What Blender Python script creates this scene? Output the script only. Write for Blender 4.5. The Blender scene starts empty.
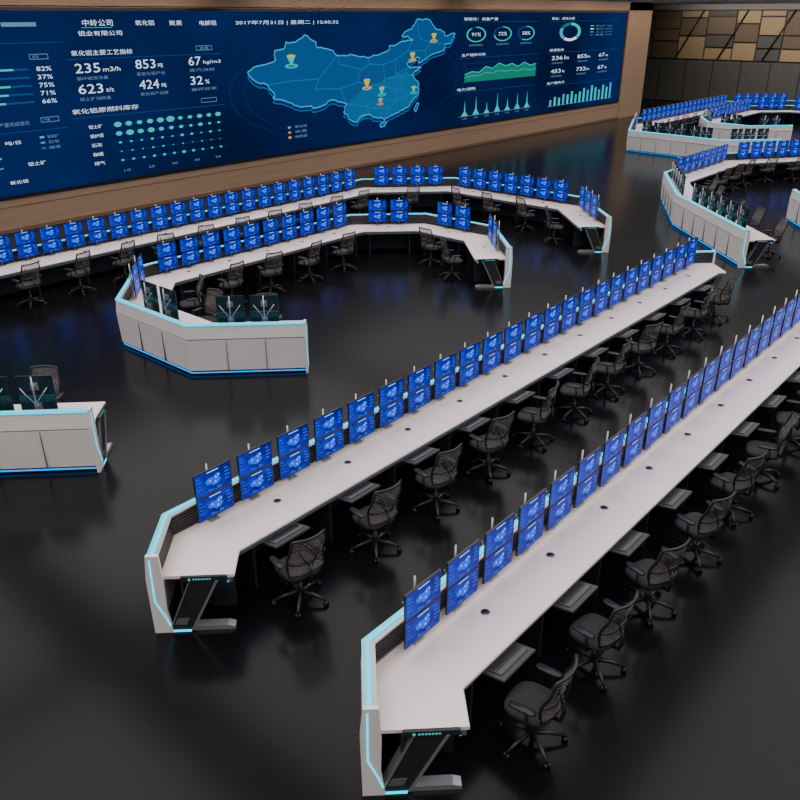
import bpy, math, random
from mathutils import Vector, Matrix
random.seed(7)
sc = bpy.context.scene

# ------------------------------------------------------------------ materials
def mat(name, col, rough=0.5, metal=0.0, emit=None, es=0.0, var=0.0, vscale=8.0, spec=0.5, bump=0.0):
    m = bpy.data.materials.new(name); m.use_nodes = True
    nt = m.node_tree; b = nt.nodes['Principled BSDF']
    b.inputs['Base Color'].default_value = (*col, 1)
    b.inputs['Roughness'].default_value = rough
    b.inputs['Metallic'].default_value = metal
    b.inputs['Specular IOR Level'].default_value = spec
    if emit:
        b.inputs['Emission Color'].default_value = (*emit, 1)
        b.inputs['Emission Strength'].default_value = es
    if var > 0 or bump > 0:
        tc = nt.nodes.new('ShaderNodeTexCoord')
        nz = nt.nodes.new('ShaderNodeTexNoise'); nz.inputs['Scale'].default_value = vscale
        nz.inputs['Detail'].default_value = 4
        nt.links.new(tc.outputs['Object'], nz.inputs['Vector'])
        if var > 0:
            r = nt.nodes.new('ShaderNodeValToRGB')
            r.color_ramp.elements[0].position = 0.3; r.color_ramp.elements[1].position = 0.7
            r.color_ramp.elements[0].color = (*[c*(1-var) for c in col], 1)
            r.color_ramp.elements[1].color = (*[min(1, c*(1+var)) for c in col], 1)
            nt.links.new(nz.outputs['Fac'], r.inputs['Fac'])
            nt.links.new(r.outputs['Color'], b.inputs['Base Color'])
        if bump > 0:
            bp = nt.nodes.new('ShaderNodeBump'); bp.inputs['Strength'].default_value = bump
            nt.links.new(nz.outputs['Fac'], bp.inputs['Height'])
            nt.links.new(bp.outputs['Normal'], b.inputs['Normal'])
    return m

M_top   = mat('desk_laminate', (0.88, 0.78, 0.78), 0.28, var=0.03, vscale=2)
M_panel = mat('cabinet_panel', (0.86, 0.82, 0.81), 0.35, var=0.03, vscale=1.5)
M_grey  = mat('grey_metal', (0.30, 0.31, 0.34), 0.35, 0.6)
M_dark  = mat('charcoal_panel', (0.02, 0.022, 0.026), 0.45, var=0.2)
M_slat  = mat('slat_black', (0.03, 0.03, 0.035), 0.4)
M_seam  = mat('seam', (0.12, 0.12, 0.13), 0.7)
M_cyan  = mat('led_cyan', (0.0, 0.12, 0.16), 0.4, emit=(0.0, 0.56, 0.78), es=2.3, spec=0.1)
M_blue  = mat('led_blue', (0.0, 0.1, 0.25), 0.4, emit=(0.0, 0.26, 0.85), es=1.6, spec=0.1)
M_silver= mat('silver', (0.50, 0.51, 0.55), 0.3, 0.7)
M_black = mat('black_plastic', (0.012, 0.012, 0.014), 0.4)
M_bezel = mat('bezel', (0.008, 0.014, 0.03), 0.3)
M_back  = mat('monitor_back', (0.012, 0.035, 0.05), 0.25)
M_teal  = mat('teal_mark', (0.1, 0.5, 0.5), 0.5, emit=(0.02, 0.5, 0.5), es=0.6)
M_fab   = mat('chair_fabric', (0.020, 0.020, 0.022), 0.85, var=0.3, vscale=60)
M_key   = mat('keyboard_keys', (0.09, 0.09, 0.10), 0.6)
M_tray  = mat('tray_grey', (0.055, 0.055, 0.06), 0.45)
M_frame = mat('chair_frame', (0.02, 0.02, 0.022), 0.35)

M_net = mat('chair_net', (0.20, 0.18, 0.155), 0.8)
nt = M_net.node_tree; b = nt.nodes['Principled BSDF']
tc = nt.nodes.new('ShaderNodeTexCoord'); ck = nt.nodes.new('ShaderNodeTexChecker'); ck.inputs['Scale'].default_value = 45
nt.links.new(tc.outputs['Object'], ck.inputs['Vector'])
mr = nt.nodes.new('ShaderNodeMapRange'); mr.inputs['To Min'].default_value = 0.12; mr.inputs['To Max'].default_value = 0.95
nt.links.new(ck.outputs['Fac'], mr.inputs['Value']); nt.links.new(mr.outputs['Result'], b.inputs['Alpha'])

M_scr = mat('monitor_screen', (0.0, 0.0, 0.008), 0.3, spec=0.1)
nt = M_scr.node_tree; b = nt.nodes['Principled BSDF']
tc = nt.nodes.new('ShaderNodeTexCoord'); nz = nt.nodes.new('ShaderNodeTexNoise'); nz.inputs['Scale'].default_value = 6
rp = nt.nodes.new('ShaderNodeValToRGB')
rp.color_ramp.elements[0].position = 0.35; rp.color_ramp.elements[0].color = (0.0008, 0.005, 0.13, 1)
rp.color_ramp.elements[1].position = 0.72; rp.color_ramp.elements[1].color = (0.002, 0.02, 0.46, 1)
nt.links.new(tc.outputs['Object'], nz.inputs['Vector']); nt.links.new(nz.outputs['Fac'], rp.inputs['Fac'])
nt.links.new(rp.outputs['Color'], b.inputs['Emission Color']); b.inputs['Emission Strength'].default_value = 1.4
M_s1 = mat('screen_mid', (0, 0, 0), 0.4, emit=(0.012, 0.085, 0.8), es=1.4, spec=0.1)
M_s2 = mat('screen_light', (0, 0, 0), 0.4, emit=(0.25, 0.5, 1.0), es=1.6, spec=0.1)

def emat(name, c, s=1.0): return mat(name, (0, 0, 0), 0.6, emit=c, es=s, spec=0.0)
W_bg = emat('display_navy', (0.004, 0.014, 0.065), 1.0)
nt = W_bg.node_tree; b = nt.nodes['Principled BSDF']
tc = nt.nodes.new('ShaderNodeTexCoord'); nz = nt.nodes.new('ShaderNodeTexNoise'); nz.inputs['Scale'].default_value = 0.12
rp = nt.nodes.new('ShaderNodeValToRGB')
rp.color_ramp.elements[0].position = 0.3; rp.color_ramp.elements[0].color = (0.001, 0.005, 0.032, 1)
rp.color_ramp.elements[1].position = 0.75; rp.color_ramp.elements[1].color = (0.002, 0.020, 0.120, 1)
nt.links.new(tc.outputs['Object'], nz.inputs['Vector']); nt.links.new(nz.outputs['Fac'], rp.inputs['Fac'])
nt.links.new(rp.outputs['Color'], b.inputs['Emission Color'])
W_white = emat('display_white', (0.75, 0.88, 1.0), 1.25)
W_soft  = emat('display_soft', (0.25, 0.45, 0.7), 0.6)
W_dim   = emat('display_line', (0.012, 0.07, 0.20), 1.0)
W_halo  = emat('display_halo', (0.003, 0.028, 0.12), 1.0)
W_teal  = emat('display_teal', (0.02, 0.62, 0.58), 1.0)
W_green = emat('display_green', (0.01, 0.28, 0.17), 0.8)
W_map   = emat('display_map', (0.005, 0.085, 0.26), 1.0)
W_map2  = emat('display_map_light', (0.008, 0.13, 0.33), 1.0)
W_rim   = emat('display_rim', (0.05, 0.40, 0.75), 1.0)
W_pline = emat('display_province_line', (0.02, 0.22, 0.50), 0.9)
W_shadow= emat('display_map_edge', (0.002, 0.03, 0.14), 1.0)
W_yel   = emat('display_yellow', (0.9, 0.62, 0.03), 0.9)
W_or    = emat('display_orange', (0.9, 0.36, 0.03), 0.9)

M_floor = mat('floor_dark', (0.0055, 0.0048, 0.0056), 0.2, var=0.2, vscale=0.6, spec=0.17)
M_ceil  = mat('ceiling_paint', (0.36, 0.35, 0.34), 0.8, var=0.05)
M_wall  = mat('wall_dark', (0.09, 0.08, 0.07), 0.7, var=0.15, vscale=1)
M_wood  = mat('wood_panel', (0.36, 0.235, 0.155), 0.5)
nt = M_wood.node_tree; b = nt.nodes['Principled BSDF']
tc = nt.nodes.new('ShaderNodeTexCoord'); mp = nt.nodes.new('ShaderNodeMapping'); mp.inputs['Scale'].default_value = (0.3, 1, 5)
nz = nt.nodes.new('ShaderNodeTexNoise'); nz.inputs['Scale'].default_value = 2; nz.inputs['Detail'].default_value = 6
rp = nt.nodes.new('ShaderNodeValToRGB')
rp.color_ramp.elements[0].position = 0.35; rp.color_ramp.elements[0].color = (0.35, 0.23, 0.155, 1)
rp.color_ramp.elements[1].position = 0.7; rp.color_ramp.elements[1].color = (0.40, 0.27, 0.185, 1)
nt.links.new(tc.outputs['Object'], mp.inputs['Vector']); nt.links.new(mp.outputs['Vector'], nz.inputs['Vector'])
nt.links.new(nz.outputs['Fac'], rp.inputs['Fac']); nt.links.new(rp.outputs['Color'], b.inputs['Base Color'])
M_trim  = mat('wood_trim', (0.20, 0.125, 0.08), 0.45)
M_gold  = mat('gold_tile', (0.52, 0.38, 0.22), 0.45, 0.1, var=0.12)
M_gold2 = mat('bronze_tile', (0.22, 0.165, 0.11), 0.45, 0.1, var=0.12)
M_olive = mat('olive_tile', (0.13, 0.13, 0.12), 0.5, var=0.12)

# ------------------------------------------------------------------ mesh builder
class MB:
    def __init__(s): s.v=[]; s.f=[]; s.m=[]; s.mats=[]; s.sm=[]
    def mi(s, m):
        if m not in s.mats: s.mats.append(m)
        return s.mats.index(m)
    def add(s, pts, faces, m, smooth=False):
        o=len(s.v); s.v += [tuple(p) for p in pts]; k=s.mi(m)
        for f in faces: s.f.append([i+o for i in f]); s.m.append(k); s.sm.append(smooth)
    def poly(s, pts, m): s.add(pts, [list(range(len(pts)))], m)
    def box(s, c, d, m, R=None):
        P=[]
        for sx in (-.5,.5):
            for sy in (-.5,.5):
                for sz in (-.5,.5):
                    p=Vector((sx*d[0],sy*d[1],sz*d[2]))
                    if R is not None: p=R@p
                    P.append(p+Vector(c))
        s.add(P,[(0,1,3,2),(4,6,7,5),(0,4,5,1),(2,3,7,6),(0,2,6,4),(1,5,7,3)],m)
    def prism(s, pts2, fn, e0, e1, m):
        n=len(pts2); P=[fn(a,b,e0) for a,b in pts2]+[fn(a,b,e1) for a,b in pts2]
        F=[list(range(n)),list(range(2*n-1,n-1,-1))]+[(i,i+n,(i+1)%n+n,(i+1)%n) for i in range(n)]
        s.add(P,F,m)
    def tube(s, pts, r, n, m, closed=False):
        pts=[Vector(p) for p in pts]; N=len(pts); P=[]
        rr=r if isinstance(r,(list,tuple)) else [r]*N
        for i,p in enumerate(pts):
            a=pts[i-1] if (i>0 or closed) else p; c=pts[(i+1)%N] if (i<N-1 or closed) else p
            t=(c-a).normalized(); up=Vector((0,0,1)) if abs(t.z)<.9 else Vector((0,1,0))
            x=t.cross(up).normalized(); y=x.cross(t)
            for k in range(n):
                an=2*math.pi*k/n; P.append(p+rr[i]*(x*math.cos(an)+y*math.sin(an)))
        F=[]
        for i in range(N if closed else N-1):
            j=(i+1)%N
            for k in range(n):
                F.append((i*n+k,i*n+(k+1)%n,j*n+(k+1)%n,j*n+k))
        if not closed: F+= [list(range(n-1,-1,-1)), list(range((N-1)*n,N*n))]
        s.add(P,F,m,True)
    def loft(s, rings, m):
        n=len(rings[0]); P=[p for r in rings for p in r]; F=[]
        for i in range(len(rings)-1):
            for k in range(n): F.append((i*n+k,i*n+(k+1)%n,(i+1)*n+(k+1)%n,(i+1)*n+k))
        F += [list(range(n-1,-1,-1)), list(range((len(rings)-1)*n,len(rings)*n))]
        s.add(P,F,m,True)
    def mesh(s, name):
        me=bpy.data.meshes.new(name); me.from_pydata(s.v,[],s.f)
        for m in s.mats: me.materials.append(m)
        for p,k,sm in zip(me.polygons,s.m,s.sm): p.material_index=k; p.use_smooth=sm
        me.update(); return me
    def obj(s, name, parent=None):
        o=bpy.data.objects.new(name, s.mesh(name)); sc.collection.objects.link(o)
        if parent: o.parent=parent
        return o

def inst(name, me, loc, rz=0):
    o=bpy.data.objects.new(name, me); sc.collection.objects.link(o)
    o.location=loc; o.rotation_euler=(0,0,rz); return o

# ------------------------------------------------------------------ office chair (faces +Y)
def sup(cx,cy,z,a,b,n=20,e=3.2):
    out=[]
    for k in range(n):
        t=2*math.pi*k/n; c,s_=math.cos(t),math.sin(t)
        out.append((cx+a*math.copysign(abs(c)**(2/e),c), cy+b*math.copysign(abs(s_)**(2/e),s_), z))
    return out
def build_chair():
    m=MB()
    for k in range(5):
        a=2*math.pi*k/5+.3; d=Vector((math.cos(a),math.sin(a),0))
        m.tube([d*.03+Vector((0,0,.13)), d*.18+Vector((0,0,.115)), d*.33+Vector((0,0,.075))],[.032,.024,.017],6,M_frame)
        t=Vector((-d.y,d.x,0)); c=d*.33+Vector((0,0,.03))
        m.tube([c-t*.03,c-t*.008],.03,10,M_black); m.tube([c+t*.008,c+t*.03],.03,10,M_black)
    m.tube([(0,0,.09),(0,0,.26)],.033,10,M_frame); m.tube([(0,0,.26),(0,0,.42)],.02,10,M_silver)
    m.box((0,-.02,.425),(.2,.26,.05),M_frame)
    m.loft([sup(0,.02,.445,.20,.19),sup(0,.02,.46,.245,.235),sup(0,.02,.49,.255,.245),sup(0,.015,.515,.235,.225),sup(0,.01,.52,.16,.15)],M_fab)
    def bp(u,v):
        w=.23+.03*math.sin(math.pi*v*.9)-.03*v
        y=-.235-.10*v+.045*math.sin(math.pi*min(1,v*1.5))+.06*u*u
        return Vector((u*w,y,.555+.53*v))
    nu,nv=8,10; P=[bp(-1+2*i/nu,j/nv) for j in range(nv+1) for i in range(nu+1)]
    m.add(P,[(j*(nu+1)+i,j*(nu+1)+i+1,(j+1)*(nu+1)+i+1,(j+1)*(nu+1)+i) for j in range(nv) for i in range(nu)],M_net,True)
    per=[bp(-1+2*i/8,0) for i in range(9)]+[bp(1,j/8) for j in range(1,9)]+[bp(1-2*i/8,1) for i in range(1,9)]+[bp(-1,1-j/8) for j in range(1,8)]
    m.tube(per,.017,6,M_frame,True)
    m.tube([bp(-1,.34)+Vector((0,-.01,0)),bp(-.5,.30)+Vector((0,-.03,0)),bp(.5,.30)+Vector((0,-.03,0)),bp(1,.34)+Vector((0,-.01,0))],.016,6,M_frame)
    m.tube([(0,-.12,.42),(0,-.27,.44),(0,-.30,.56),(0,-.27,.70)],.022,6,M_frame)
    for s_ in (-1,1):
        m.tube([(0,-.28,.66),(s_*.1,-.29,.82),(s_*.16,-.28,.98)],.010,6,M_frame)
        m.tube([(s_*.12,-.05,.435),(s_*.27,-.05,.45),(s_*.30,-.06,.56),(s_*.285,-.04,.67)],.017,6,M_frame)
        m.loft([sup(s_*.285,.0,.665,.035,.125,12),sup(s_*.285,.0,.675,.045,.14,12),sup(s_*.285,.0,.695,.04,.135,12)],M_black)
    return m.mesh('office_chair')
CHAIR=build_chair()

# ------------------------------------------------------------------ stacked monitors (face -Y), origin on desk top
def build_stack():
    m=MB()
    m.box((0,.02,.008),(.14,.12,.016),M_silver)
    m.tube([(0,.03,.01),(0,.03,.785)],.012,8,M_silver)
    for s_ in (-1,1):
        m.tube([(0,.035,.34),(s_*.12,.045,.50),(s_*.20,.012,.60)],.008,6,M_silver)
    for zc in (.270,.602):
        m.box((0,-.005,zc),(.05,.07,.05),M_grey); m.box((0,-.036,zc),(.12,.014,.12),M_silver)
        m.box((0,-.052,zc),(.36,.022,.20),M_back); m.box((0,-.070,zc),(.535,.022,.318),M_bezel)
        m.poly([(-.258,-.0585,zc-.155),(.258,-.0585,zc-.155),(.258,-.0585,zc+.155),(-.258,-.0585,zc+.155)],M_back)
        Y=-.0818; K=.93
        def q(x0,z0,x1,z1,mt,y=Y-.001): m.poly([(x0*K,y,zc+z0*.95),(x1*K,y,zc+z0*.95),(x1*K,y,zc+z1*.95),(x0*K,y,zc+z1*.95)],mt)
        q(-.277,-.157,.277,.157,M_scr,Y)
        q(-.09,.128,.09,.142,M_s2)
        for i in range(4):
            q(-.26,.09-i*.05,-.20+.02*(i%2),.10-i*.05,M_s1); q(.18,.09-i*.05,.24+.015*(i%3),.105-i*.05,M_s1)
        blob=[(-.12,.02),(-.06,.055),(.0,.045),(.05,.08),(.10,.065),(.08,.02),(.11,-.02),(.06,-.065),(.0,-.07),(-.04,-.04),(-.10,-.03)]
        m.poly([(a,Y-.0015,zc+b_) for a,b_ in blob],M_s1)
        for (a,b_) in ((-.05,.01),(.04,.03),(.03,-.03),(.08,.045)):
            m.poly([(a-.013,Y-.002,zc+b_),(a,Y-.002,zc+b_-.017),(a+.013,Y-.002,zc+b_),(a,Y-.002,zc+b_+.02)],M_s2)
        for i in range(7): q(-.12+i*.035,-.145,-.10+i*.035,-.145+.012+.012*((i*3)%4),M_s1)
    return m.mesh('stacked_monitors')
STACK=build_stack()

# ------------------------------------------------------------------ consoles
def rn(d): return Vector((d.y,-d.x))
def mitres(path):
    out=[]
    for i in range(len(path)):
        ns=[]
        if i>0: ns.append(rn((path[i]-path[i-1]).normalized()))
        if i<len(path)-1: ns.append(rn((path[i+1]-path[i]).normalized()))
        out.append(ns[0] if len(ns)==1 else (ns[0]+ns[1])/(1+ns[0].dot(ns[1])))
    return out
def sweep(m, path, mit, prof, mt):
    n=len(prof); P=[]
    for p,mi in zip(path,mit):
        for o,z in prof: q=p+mi*o; P.append((q.x,q.y,z))
    F=[]
    for i in range(len(path)-1):
        for k in range(n):
            F.append((i*n+k,i*n+(k+1)%n,(i+1)*n+(k+1)%n,(i+1)*n+k))
    F+=[list(range(n)),list(range(len(path)*n-1,(len(path)-1)*n-1,-1))]
    m.add(P,F,mt)
def rect(o0,o1,z0,z1): return [(o0,z0),(o1,z0),(o1,z1),(o0,z1)]

def console(path, depth=.95, row=None, chairs=True, mons=True, pitch=.65):
    path=[Vector(p) for p in path]; mit=mitres(path); m=MB()
    sweep(m,path,mit,[(.13,.725),(depth-.015,.725),(depth,.735),(depth,.755),(depth-.01,.765),(.13,.765)],M_top)
    sweep(m,path,mit,rect(depth-.07,depth-.03,.66,.724),M_grey)
    sweep(m,path,mit,rect(depth-.09,depth-.072,.655,.70),M_blue)
    sweep(m,path,mit,[(.03,.10),(.09,.10),(.09,.74),(0.0,.74)],M_panel)
    sweep(m,path,mit,rect(.03,.09,.741,.765),M_seam)
    sweep(m,path,mit,[(.0,.766),(.075,.766),(.095,1.03),(.03,1.03)],M_panel)
    sweep(m,path,mit,rect(.02,.14,1.031,1.048),M_silver)
    sweep(m,path,mit,rect(.045,.090,1.049,1.062),M_cyan)
    sweep(m,path,mit,rect(.012,.019,1.030,1.047),M_cyan)
    for i in range(6):
        z=.79+i*.04; sweep(m,path,mit,rect(.105,.13,z,z+.022),M_slat)
    sweep(m,path,mit,rect(.08,.14,0,.099),M_dark)
    sweep(m,path,mit,rect(.05,.07,.035,.055),M_blue)
    sweep(m,path,mit,rect(.34,.37,.08,.72),M_dark)
    for i in range(len(path)-1):
        a,b_=path[i],path[i+1]; L=(b_-a).length; d=(b_-a)/L; n=rn(d)
        R=Matrix.Rotation(math.atan2(d.y,d.x),3,'Z')
        ns=max(1,round(L/.8))
        for k in range(1,ns):
            p=a+d*(L*k/ns)
            q=p+n*.012; m.box((q.x,q.y,.42),(.008,.04,.62),M_seam,R)
        nr=max(1,round(L/1.3))
        for k in range(nr):
            p=a+d*(L*(k+.5)/nr)+n*.62; m.box((p.x,p.y,.36),(.04,.5,.72),M_dark,R)
    for end in (0,-1):
        p=path[end]; d=(path[1]-path[0]).normalized() if end==0 else (path[-1]-path[-2]).normalized()
        u=rn(d); e=-d if end==0 else d
        fn=lambda a,z,t,p=p,u=u,e=e: (p.x+u.x*a+e.x*t, p.y+u.y*a+e.y*t, z)
        m.prism([(-.01,0),(.20,0),(.16,.30),(.17,.70),(.15,1.07),(.01,1.07),(-.02,.75)],fn,0,.045,M_panel)
        for (a0,z0),(a1,z1) in (((.04,1.02),(.035,.45)),((.035,.45),(.13,.22)),((.13,.22),(.17,.10))):
            m.prism([(a0,z0),(a1,z1),(a1+.018,z1),(a0+.018,z0)],fn,.046,.052,M_cyan)
        m.prism([(.17,.015),(.42,.015),(.74,.715),(.46,.715)],fn,-.10,.03,M_dark)
        m.prism([(.40,.02),(.43,.02),(.77,.715),(.74,.715)],fn,-.11,.04,M_silver)
        m.prism([(.155,.02),(.17,.02),(.455,.715),(.445,.715)],fn,-.11,.04,M_silver)
        m.prism([(.22,.10),(.36,.10),(.40,.19),(.26,.19)],fn,.031,.036,M_seam)
        m.prism([(.10,0),(.90,0),(.90,.035),(.82,.06),(.10,.06)],fn,-.09,.02,M_silver)
        m.prism([(.14,.0),(.40,.0),(.40,.025),(.14,.025)],fn,.021,.04,M_cyan)
        m.prism([(.34,.705),(.88,.705),(.86,.768),(.36,.768)],fn,.0,.035,M_dark)
        for k in range(8):
            if k==0: m.prism([(.44,.722),(.465,.722),(.465,.75),(.44,.75)],fn,.036,.038,M_teal)
            else: m.prism([(.46+k*.03,.727),(.48+k*.03,.727),(.48+k*.03,.746),(.46+k*.03,.746)],fn,.036,.038,M_teal)
    if row is None:
        for i in range(len(path)-1):
            a,b_=path[i],path[i+1]; L=(b_-a).length; d=(b_-a)/L; n=rn(d); nr=max(1,round((L-1)/1.3))
            for k in range(nr):
                q=a+d*(.5+(L-1)*(k+.5)/nr)+n*.5
                m.tube([(q.x,q.y,.765),(q.x,q.y,.771)],.045,12,M_black)
    else:
        for k in range(row['n']):
            x=row['g']+1.3*k; y=row['y']-.5
            m.tube([(x,y,.765),(x,y,.770)],.052,16,M_grey); m.tube([(x,y,.770),(x,y,.774)],.036,16,M_black)
            x=row['t']+1.3*k; yy=row['y']-depth-.09
            R=Matrix.Rotation(math.radians(-10),3,'X')
            m.box((x,yy+.05,.64),(.56,.32,.022),M_tray,R)
            m.box((x,yy+.03,.662),(.46,.15,.018),M_key,R)
            for j in range(5): m.box((x,yy-.03+j*.028,.673),(.43,.018,.006),M_slat,R)
    o=m.obj('control_console')
    def along(off,pit,end_in,fn):
        pp=[p+mm*off for p,mm in zip(path,mit)]
        for i in range(len(pp)-1):
            a,b_=pp[i],pp[i+1]; L=(b_-a).length; d=(b_-a)/L; n=rn(d)
            n_=int((L-end_in)/pit)
            for k in range(n_):
                fn(a+d*(L/2+(k-(n_-1)/2)*pit), n)
    def mk_m(p,n):
        inst('stacked_monitors',STACK,(p.x,p.y,.766),math.atan2(n.y,n.x)+math.pi/2)
    def mk_c(p,n):
        inst('office_chair',CHAIR,(p.x+random.uniform(-.05,.05),p.y+random.uniform(-.03,.03),0),math.atan2(-n.y,-n.x)-math.pi/2+random.uniform(-.35,.35))
    if row:
        for k in range(row['nm']): mk_m(Vector((row['m']+.65*k,row['y']-.22)),Vector((0,-1)))
        for k in range(row['n']): mk_c(Vector((row['c']+1.3*k,row['y']-depth-.46)),Vector((0,-1)))
    else:
        if mons: along(.24,pitch,.42,mk_m)
        if chairs: along(depth+.44,1.3,-.1,mk_c)
    return o

def rowpath(y): return [(3.60,y-.58),(4.20,y),(19.75,y),(20.15,y-.4)]
for y in (4.12,7.38):
    console(rowpath(y),row=dict(y=y,n=11,nm=23,g=5.57,t=5.25,m=4.78,c=5.10))
console([(9.8,10.9),(8.2,12.5),(8.2,14.95),(9.85,16.75),(17.1,16.75),(18.75,15.1),(18.75,12.6),(17.1,10.95)])
console([(5.05,10.55),(2.95,12.65),(2.95,18),(5.4,20.4),(21.5,20.4),(23.95,18),(23.95,12.7),(21.9,10.65)])
console([(22.8,7.1),(26.3,10.6),(30,12.7),(36,12.7),(40.5,9.6),(40.5,4)])
console([(31,3.2),(27.8,6.5),(29.6,7.9)],chairs=False)
console([(42,12.2),(39.9,14.3),(40.4,19.3),(45,21.3),(59,21.3),(62.5,18),(62.5,14)])
console([(48,13.5),(46.3,15.2),(46.6,17.6),(49,19),(57,19),(59,17),(59,14.5)],chairs=False)

# ------------------------------------------------------------------ room shell
X0,X1,Y0,Y1,ZC=-8,68,-8,33,7.15
def slab(name,c,d,mt):
    m=MB(); m.box(c,d,mt); return m.obj(name)
slab('floor',((X0+X1)/2,(Y0+Y1)/2,-.1),(X1-X0,Y1-Y0,.2),M_floor)
slab('ceiling',((X0+X1)/2,(Y0+Y1)/2,ZC+.1),(X1-X0,Y1-Y0,.2),M_ceil)
slab('wall_east',(X1+.1,(Y0+Y1)/2,ZC/2),(.2,Y1-Y0,ZC),M_wall)
slab('wall_west',(X0-.1,(Y0+Y1)/2,ZC/2),(.2,Y1-Y0,ZC),M_wall)
slab('wall_south',((X0+X1)/2,Y0-.1,ZC/2),(X1-X0,.2,ZC),M_wall)
slab('wall_north',((X0+X1)/2,Y1+.1,ZC/2),(X1-X0,.2,ZC),M_wall)
WY=26.5
m=MB()
m.box(((X0+57)/2,WY+.75,ZC/2),(57-X0,1.3,ZC),M_wood)
m.box(((X0+57)/2,WY+.06,.55),(57-X0,.12,1.1),M_wood)
m.box(((X0+57)/2,WY-.0,.06),(57-X0,.06,.12),M_trim)
m.box(((X0+57)/2,WY-.0,.80),(57-X0,.012,.03),M_trim)
m.box(((X0+57)/2,WY+.04,ZC-.24),(57-X0,.16,.48),M_wood)
m.box((55.3,WY+.04,ZC/2),(3.4,.16,ZC),M_wood)
m.obj('wall_video')
m=MB(); random.seed(11)
yy=33.0
while yy>2:
    w=random.choice((1.3,1.8,2.2)); z=3.2
    while z<ZC-.45:
        h=min(random.choice((.9,1.3,1.7)),ZC-.4-z)
        mt=random.choice((M_gold,M_gold,M_gold2,M_gold2,M_olive)) if yy<29.5 else M_gold2
        if h>.15: m.box((X1-.06,yy-w/2,z+h/2),(.1+random.uniform(0,.06),w-.12,h-.12),mt)
        z+=h
    yy-=w
yy=32.5
while yy>2:
    m.box((X1-.05,yy-1.1,1.6),(.08,2.1,3.1),M_olive); yy-=2.2
for k in range(8):
    yb=29-k*3.4; m.tube([(X1-.2,yb,3.3),(X1-.2,yb-1.8,ZC-.4)],.06,4,M_black)
m.obj('wall_feature_panels')
slab('trim_1',(X1-.15,(Y0+Y1)/2,ZC-.19),(.3,Y1-Y0,.38),M_ceil)

# ------------------------------------------------------------------ video wall display
SX0,SX1,SZ0,SZ1=1.0,53.3,1.15,6.52
m=MB()
m.box(((SX0+SX1)/2,WY+.03,(SZ0+SZ1)/2),(SX1-SX0+.3,.12,SZ1-SZ0+.2),M_black)
m.poly([(SX0,WY-.035,SZ0),(SX1,WY-.035,SZ0),(SX1,WY-.035,SZ1),(SX0,WY-.035,SZ1)],W_bg)
LY=WY-.04
def q(x0,z0,x1,z1,mt,l=0): m.poly([(x0,LY-l*.004,z0),(x1,LY-l*.004,z0),(x1,LY-l*.004,z1),(x0,LY-l*.004,z1)],mt)
def line(pts,w,mt,l=1,closed=False):
    N=len(pts)
    for i in range(N if closed else N-1):
        a=Vector(pts[i]); b_=Vector(pts[(i+1)%N]); d=b_-a
        if d.length<1e-5: continue
        d.normalize(); n=Vector((-d.y,d.x))*w/2
        m.poly([(p.x,LY-l*.004,p.y) for p in (a-n,b_-n,b_+n,a+n)],mt)
def text(s,x0,x1,zc,h,mt,l=2):
    cu=bpy.data.curves.new('t','FONT'); cu.body=s; cu.size=1; cu.resolution_u=2
    ob=bpy.data.objects.new('t',cu); sc.collection.objects.link(ob)
    dg=bpy.context.evaluated_depsgraph_get(); me=bpy.data.meshes.new_from_object(ob.evaluated_get(dg))
    if len(me.vertices):
        xs=[v.co.x for v in me.vertices]; zs=[v.co.y for v in me.vertices]
        a,b_,c,d=min(xs),max(xs),min(zs),max(zs)
        P=[(x0+(v.co.x-a)/(b_-a)*(x1-x0),LY-l*.004,zc-h/2+(v.co.y-c)/max(d-c,1e-5)*h) for v in me.vertices]
        m.add(P,[list(p.vertices) for p in me.polygons],mt)
    bpy.data.objects.remove(ob); bpy.data.meshes.remove(me)
def ring(cx,cz,rx,rz,w,mt,a0=0,a1=360,l=1):
    n=max(4,int((a1-a0)/12)); P=[];F=[]
    for i in range(n+1):
        a=math.radians(90-(a0+(a1-a0)*i/n)); c,s_=math.cos(a),math.sin(a)
        P+=[(cx+rx*c,LY-l*.004,cz+rz*s_),(cx+rx*(1-w)*c,LY-l*.004,cz+rz*(1-w)*s_)]
    m.add(P,[(2*i,2*i+1,2*i+3,2*i+2) for i in range(n)],mt)
def disc(cx,cz,rx,rz,mt,l=2,n=12):
    m.poly([(cx+rx*math.cos(2*math.pi*k/n),LY-l*.004,cz+rz*math.sin(2*math.pi*k/n)) for k in range(n)],mt)

text('中岭公司',14.95,16.05,6.17,.2,W_white); text('铝业有限公司',14.75,16.35,5.86,.15,W_white)
text('氧化铝',16.9,17.65,6.16,.16,W_white); text('炭素',18.25,18.8,6.15,.16,W_white); text('电解铝',19.55,20.3,6.14,.16,W_white)
text('2017年7月31日 | 星期二 | 12:05:32',21.2,26.7,6.13,.17,W_white)
q(12.3,6.08,13.4,6.2,W_soft,1); q(11.4,6.04,12.1,6.26,W_soft,1)
line([(11,5.62),(14.2,5.62)],.02,W_dim); q(14.9,6.02,16.0,6.035,W_teal,1)
for i,(t,f) in enumerate((('82%',.82),('37%',.37),('75%',.75),('71%',.71),('66%',.66))):
    z=4.87-i*.24
    text(t,13.15,13.65,z,.13,W_white); q(10.2,z-.03,12.9,z+.03,W_dim,1); q(10.2,z-.03,10.2+2.7*f,z+.03,W_teal,2)
for (a,z,b_) in ((13.0,5.22,13.6),(13.0,3.35,13.6)):
    line([(a,z-.07),(b_,z-.07),(b_,z+.07),(a,z+.07)],.02,W_soft,1,True)
text('库存',13.08,13.3,5.22,.08,W_soft); text('产量',13.08,13.3,3.35,.08,W_soft)
line([(2,3.05),(13.9,3.05)],.02,W_dim); text('本月产量完成情况',11.3,12.6,3.3,.13,W_soft)
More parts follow.
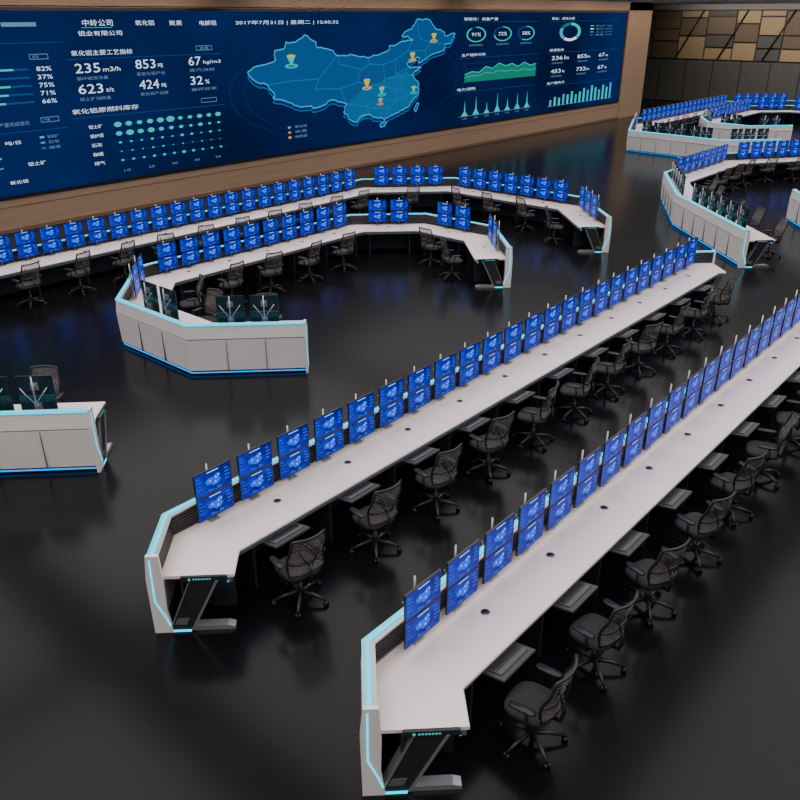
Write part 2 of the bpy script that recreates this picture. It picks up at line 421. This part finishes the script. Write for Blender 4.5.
text('吨/日',11.7,12.2,2.75,.11,W_white); text('铝土矿',12.3,12.9,2.05,.12,W_white); text('氧化铝',11.6,12.2,1.55,.11,W_white)
for i in range(3):
    q(12.85,2.8-i*.17,13.0,2.86-i*.17,(W_teal,W_soft,W_green)[i],1); text(('铝矿','石灰','碱液')[i],13.1,13.5,2.83-i*.17,.1,W_soft)
pts=[(2+i*.5,2.2+.45*math.sin(i*.5)+.2*math.sin(i*1.7)) for i in range(20)]
line(pts,.05,W_teal); line([(x,z*.7+.4) for x,z in pts],.04,W_soft)
for (X,a) in ((3,75),(5.5,50),(8,88)): ring(X,4.6,.8,.5,.2,W_dim); ring(X,4.6,.8,.5,.2,W_teal,0,a*3.6,2)
text('氧化铝主要工艺指标',14.4,16.65,5.28,.16,W_white)
line([(14.2,5.1),(20.4,5.1)],.02,W_dim)
line([(19.3,5.24),(20.0,5.24),(20.0,5.38),(19.3,5.38)],.02,W_soft,1,True); text('查看',19.45,19.85,5.31,.09,W_soft)
big=[('235','m3/h','循环碱液流量',14.45,15.35,16.1,4.82),('853','吨','氢氧化铝产出',16.7,17.5,17.8,4.86),('67','kg/m3','蒸汽消耗',18.9,19.45,20.35,4.88),
     ('623','t/t','铝土矿消耗量',14.45,15.35,15.75,4.18),('424','吨','氧化铝产出量',16.75,17.55,17.85,4.2),('32','%','循环效率',18.9,19.45,19.75,4.22)]
for a,b_,c,x0,x1,x2,z in big:
    text(a,x0,x1,z,.29,W_white); text(b_,x1+.1,x2,z-.06,.14,W_white); text(c,x0,x0+1.15,z-.31,.11,W_soft)
text('氧化铝原燃料库存',14.1,16.6,3.5,.16,W_white); line([(14.0,3.3),(20.4,3.3)],.02,W_dim)
line([(19.3,3.44),(20.0,3.44),(20.0,3.58),(19.3,3.58)],.02,W_soft,1,True)
for r in range(5):
    z=2.98-r*.30; text(('铝土矿','锅炉煤','石灰','碱','煤气')[r],14.6,15.1-.1*(r>1),z,.12,W_white)
    line([(15.5,z),(20.3,z)],.01,W_dim)
    for c in range(11):
        s_=(.15,.12,.07,.045,.08)[r]*random.uniform(.7,1.25)*(1.15-.03*c); disc(15.7+c*.43,z,s_*.95,s_*.55,W_teal)
for k in range(5): text(str(10+k*10),15.7+k,15.95+k,1.42,.08,W_soft)
CN=[(73.5,39.4),(74.8,40.5),(78,41.2),(80.3,42.2),(80.2,44.9),(82.5,45.3),(83,47.2),(85.5,47.1),(87.8,49.1),(90.8,46.9),(91,45.3),(95.3,44.2),(96.4,42.7),(101,42.6),(105,41.6),(109,42.4),(112,43.7),(112,45.1),(114.5,45.4),(116.5,46.3),(119.8,46.7),(118,47.9),(116,47.9),(117.5,49.6),(119.3,50.3),(121,53.3),(125.5,53.1),(127.5,50.2),(130.9,48.9),(131,47.7),(134.8,48.4),(133.2,45.1),(131.2,44.9),(131,42.9),(129.5,42.4),(128,42),(126.8,41.7),(124.4,40.1),(121.6,38.9),(122,40.6),(121,40.9),(119,39.2),(117.7,39),(118.9,37.4),(122.6,37.4),(120.3,36),(119.3,35),(120.9,33),(121.9,31.7),(121.9,30.9),(121,30.5),(122,29.8),(121.6,28.3),(120,26.5),(118.6,24.6),(116.7,23.3),(113.8,22.4),(110.5,21.2),(110.2,20.4),(109.6,21.4),(108.2,21.6),(106.7,22),(105.5,23.2),(102.5,22.7),(101.7,21.2),(99.9,22),(98.8,24),(97.7,24.8),(98.7,27.5),(97.3,28.2),(94.2,29.2),(92,27.8),(89,27.3),(88.8,28.1),(86,28),(82,30.3),(79,31.5),(79.5,32.7),(78,35.4),(76,36),(74.5,37.3)]
random.seed(21)
CN2=[]
for i in range(len(CN)):
    a=CN[i]; b_=CN[(i+1)%len(CN)]; CN2.append(a)
    dx,dy=b_[0]-a[0],b_[1]-a[1]; L=math.hypot(dx,dy)
    k=int(L/1.1)
    for j in range(1,k+1):
        f=j/(k+1); o=random.uniform(-.28,.28); CN2.append((a[0]+dx*f-dy/L*o,a[1]+dy*f+dx/L*o))
CN=CN2
def ll(p,dz=0): return (21.6+(p[0]-73.5)/61.3*13.3, 1.6+(p[1]-18)/35.4*4.63+dz)
from mathutils.geometry import tessellate_polygon
def fill(poly,mt,l):
    tri=tessellate_polygon([[Vector((a,b_,0)) for a,b_ in poly]])
    m.add([(a,LY-l*.004,b_) for a,b_ in poly],[list(t) for t in tri],mt)
for k in range(2): ring(28.3,3.6,7.0+k*.7,2.1+k*.18,.006,W_halo,0,360,0.5)
fill([ll(p,-.17) for p in CN],W_shadow,1); line([ll(p,-.17) for p in CN],.03,W_pline,1.3,True)
fill([ll(p) for p in CN],W_map,2)
fill([ll(p) for p in [(98.7,27.5),(104,32),(108,33),(112,35),(118,36.5),(119.3,35),(120.9,33),(121.9,31),(121.6,28.3),(120,26.5),(118.6,24.6),(113.8,22.4),(108.2,21.6),(105.5,23.2),(101.7,21.2),(98.8,24)]],W_map2,2.2)
for pr in ([(78,35.4),(84,36),(91,36),(96.4,42.7)],[(91,36),(90,33),(97,32.5),(98.7,27.5)],[(97,32.5),(102,34),(103,38),(97,40),(96.4,42.7)],[(103,38),(106,39.5),(105,41.6)],[(106,39.5),(110,39),(114,40.5),(118,43),(119.8,46.7)],[(102,34),(106,33),(110,32),(109,28),(104,26),(98.7,27.5)],[(110,39),(110.5,34.5),(110,32)],[(110.5,34.5),(116,34.8),(119.3,35)],[(114,40.5),(114,36),(116,34.8),(116,30),(118,28.5),(121.6,28.3)],[(110,32),(116,30)],[(109,28),(114,26.5),(114,30)],[(114,26.5),(118,28.5),(116.7,23.3)],[(109,28),(107,25),(104,26),(105.5,23.2)],[(107,25),(112,24.5),(110.2,21)],[(114,26.5),(112,24.5)],[(118,43),(124,43),(124.4,40.1)],[(124,43),(126,45.5),(131.2,44.9)],[(126,45.5),(122,47),(121,53.3)],[(114,36),(118.9,37.4)]):
    line([ll(p) for p in pr],.03,W_pline,3)
line([ll(p) for p in CN],.05,W_rim,3,True)
for isl in ([(108.7,19.3),(109.6,20),(111,19.8),(110.3,18.5),(109,18.3)],[(120.2,23),(121.2,25.1),(122,25),(121.2,22.6),(120.8,22)]):
    fill([ll(p) for p in isl],W_map2,2); line([ll(p) for p in isl],.04,W_rim,3,True)
for (x,z,mt,s_) in ((23.9,4.5,W_teal,1.0),(33.2,5.25,W_yel,.8),(28.4,3.4,W_yel,.9),(29.4,3.05,W_teal,.8),(31.6,4.45,W_yel,.8),(31.7,3.0,W_teal,.7),(29.3,2.65,W_or,.6)):
    for k in range(3): ring(x,z+.02,.35*s_-.08*k,.09*s_-.02*k,.2,mt,0,360,4)
    m.poly([(x,LY-.018,z),(x+.24*s_,LY-.018,z+.4*s_),(x-.24*s_,LY-.018,z+.4*s_)],mt)
    disc(x,z+.4*s_,.24*s_,.055*s_,W_yel,5)
for k,mt in enumerate((W_teal,W_or,W_yel)):
    disc(23.6,2.15-k*.2,.09,.045,mt); text(('氧化铝','炭素','电解铝')[k],23.9,24.6,2.15-k*.2,.11,W_soft)
def hdr(s,x0,x1,z,X_): text(s,x0,x1,z,.14,W_white); line([(x0-.2,z-.14),(X_,z-.14)],.02,W_dim)
hdr('智能化：设备产量',35.6,38.6,6.22,42.6)
for cx,t,a in ((36.7,'91%',91),(39.1,'72%',72),(41.4,'58%',58)):
    ring(cx,5.5,.85,.36,.14,W_dim); ring(cx,5.5,.85,.36,.14,W_teal,0,a*3.6,2); text(t,cx-.4,cx+.4,5.5,.17,W_white)
    text('完成率指标',cx-.6,cx+.6,5.0,.1,W_soft)
hdr('生产趋势分析',35.5,37.6,4.55,42.9)
tr=[.35,.5,.42,.75,.6,.9,.7,.82,.6,.85,.62,.7]
pts=[(35.8+i*.62,3.35+v*.8) for i,v in enumerate(tr)]
for i in range(len(pts)-1):
    (a,za),(b_,zb)=pts[i],pts[i+1]; m.poly([(a,LY-.004,3.25),(b_,LY-.004,3.25),(b_,LY-.004,zb),(a,LY-.004,za)],W_green)
line(pts,.04,W_teal,2); line([(x,3.3+(z-3.25)*.5) for x,z in pts],.03,W_rim,3)
for k in range(4): line([(35.6,3.25+k*.3),(42.8,3.25+k*.3)],.012,W_dim)
hdr('电力消耗',35.2,36.8,2.92,42.5)
for i in range(7):
    x=35.9+i*1.0; h=(.75,.95,.6,1.0,.7,.85,.9)[i]
    m.poly([(x-.3,LY-.008,1.6),(x-.06,LY-.008,1.6+h*.3),(x,LY-.008,1.6+h),(x+.06,LY-.008,1.6+h*.3),(x+.3,LY-.008,1.6)],W_teal); text(str(i+1)+'月',x-.2,x+.2,1.46,.09,W_soft)
line([(35.4,1.58),(42.4,1.58)],.02,W_soft)
hdr('铝业：成本分析',44.0,46.6,6.22,52.4)
for a0,a1,mt in ((0,130,W_teal),(135,215,W_white),(220,300,W_rim),(305,355,W_green)): ring(46.2,5.5,1.25,.5,.28,mt,a0,a1)
for i in range(4): q(48.6,5.78-i*.17,49.0,5.83-i*.17,(W_teal,W_white,W_rim,W_green)[i],1); text(('铝土矿 32%','电力 25%','人工 21%','其他 12%')[i],49.3,51.4,5.8-i*.17,.1,W_soft)
hdr('经营指标',44.0,45.6,4.55,52.4)
for (t,u_,x,z) in (('2361','m',44.3,4.12),('855','h',47.3,4.12),('67','kg',50.0,4.12),('453','t',44.3,3.4),('732','h',47.3,3.4),('67','%',50.0,3.4)):
    w=.38*len(t); text(t,x,x+w,z,.21,W_white); text(u_,x+w+.12,x+w+.45,z-.04,.12,W_white); text('消耗指标',x,x+1.3,z-.28,.1,W_soft)
hdr('日产量统计',44.0,46.0,2.75,52.4)
for i in range(16):
    x=44.4+i*.5; h=(.35,.5,.42,.6,.55,.7,.5,.62,.8,.66,.9,.75,.6,.85,.7,.95)[i]
    q(x,1.45,x+.24,1.45+h*1.0,W_teal if i%3 else W_rim,1)
line([(44.2,1.44),(52.4,1.44)],.02,W_soft)
m.obj('video_wall_display')

# ------------------------------------------------------------------ lights (luminous ceiling bays + added fill strips for the walls)
def area(x,y,sx,sy,e,col=(1,.94,.91),spread=145,rot=(0,0,0),z=ZC-.05,name='ceiling_light'):
    L=bpy.data.lights.new(name,'AREA'); L.shape='RECTANGLE'; L.size=sx; L.size_y=sy; L.energy=e; L.color=col
    L.spread=math.radians(spread)
    o=bpy.data.objects.new(name,L); sc.collection.objects.link(o); o.location=(x,y,z); o.rotation_euler=rot
for x in (-1,14,29,44,58):
    for y in (-1,9.5,19.5):
        area(x,y,13.5,9,740)
for x in (0,14,28,42,53):
    area(x,24.6,12,.3,120,(1,.86,.72),140,(math.radians(38),0,0),ZC-.1,'added_wall_fill')  # added fill strips, no real fixtures, to lift the dark wood wall
area(64.5,15,.4,26,330,(1,.9,.78),150,(0,math.radians(-50),0),ZC-.15,'added_wall_fill')  # invented fill lamp that brightens the feature panels on the east wall
w=bpy.data.worlds.new('world'); w.use_nodes=True; sc.world=w
w.node_tree.nodes['Background'].inputs[0].default_value=(.02,.022,.03,1)

# ------------------------------------------------------------------ camera
A=math.radians(40.75); p=math.atan(385/800)
cd=bpy.data.cameras.new('camera'); cd.sensor_width=36; cd.lens=36; cd.clip_end=300
co=bpy.data.objects.new('camera',cd); sc.collection.objects.link(co)
co.location=(0,0,6.4); co.rotation_euler=(math.pi/2-p,0,A-math.pi/2)
sc.camera=co
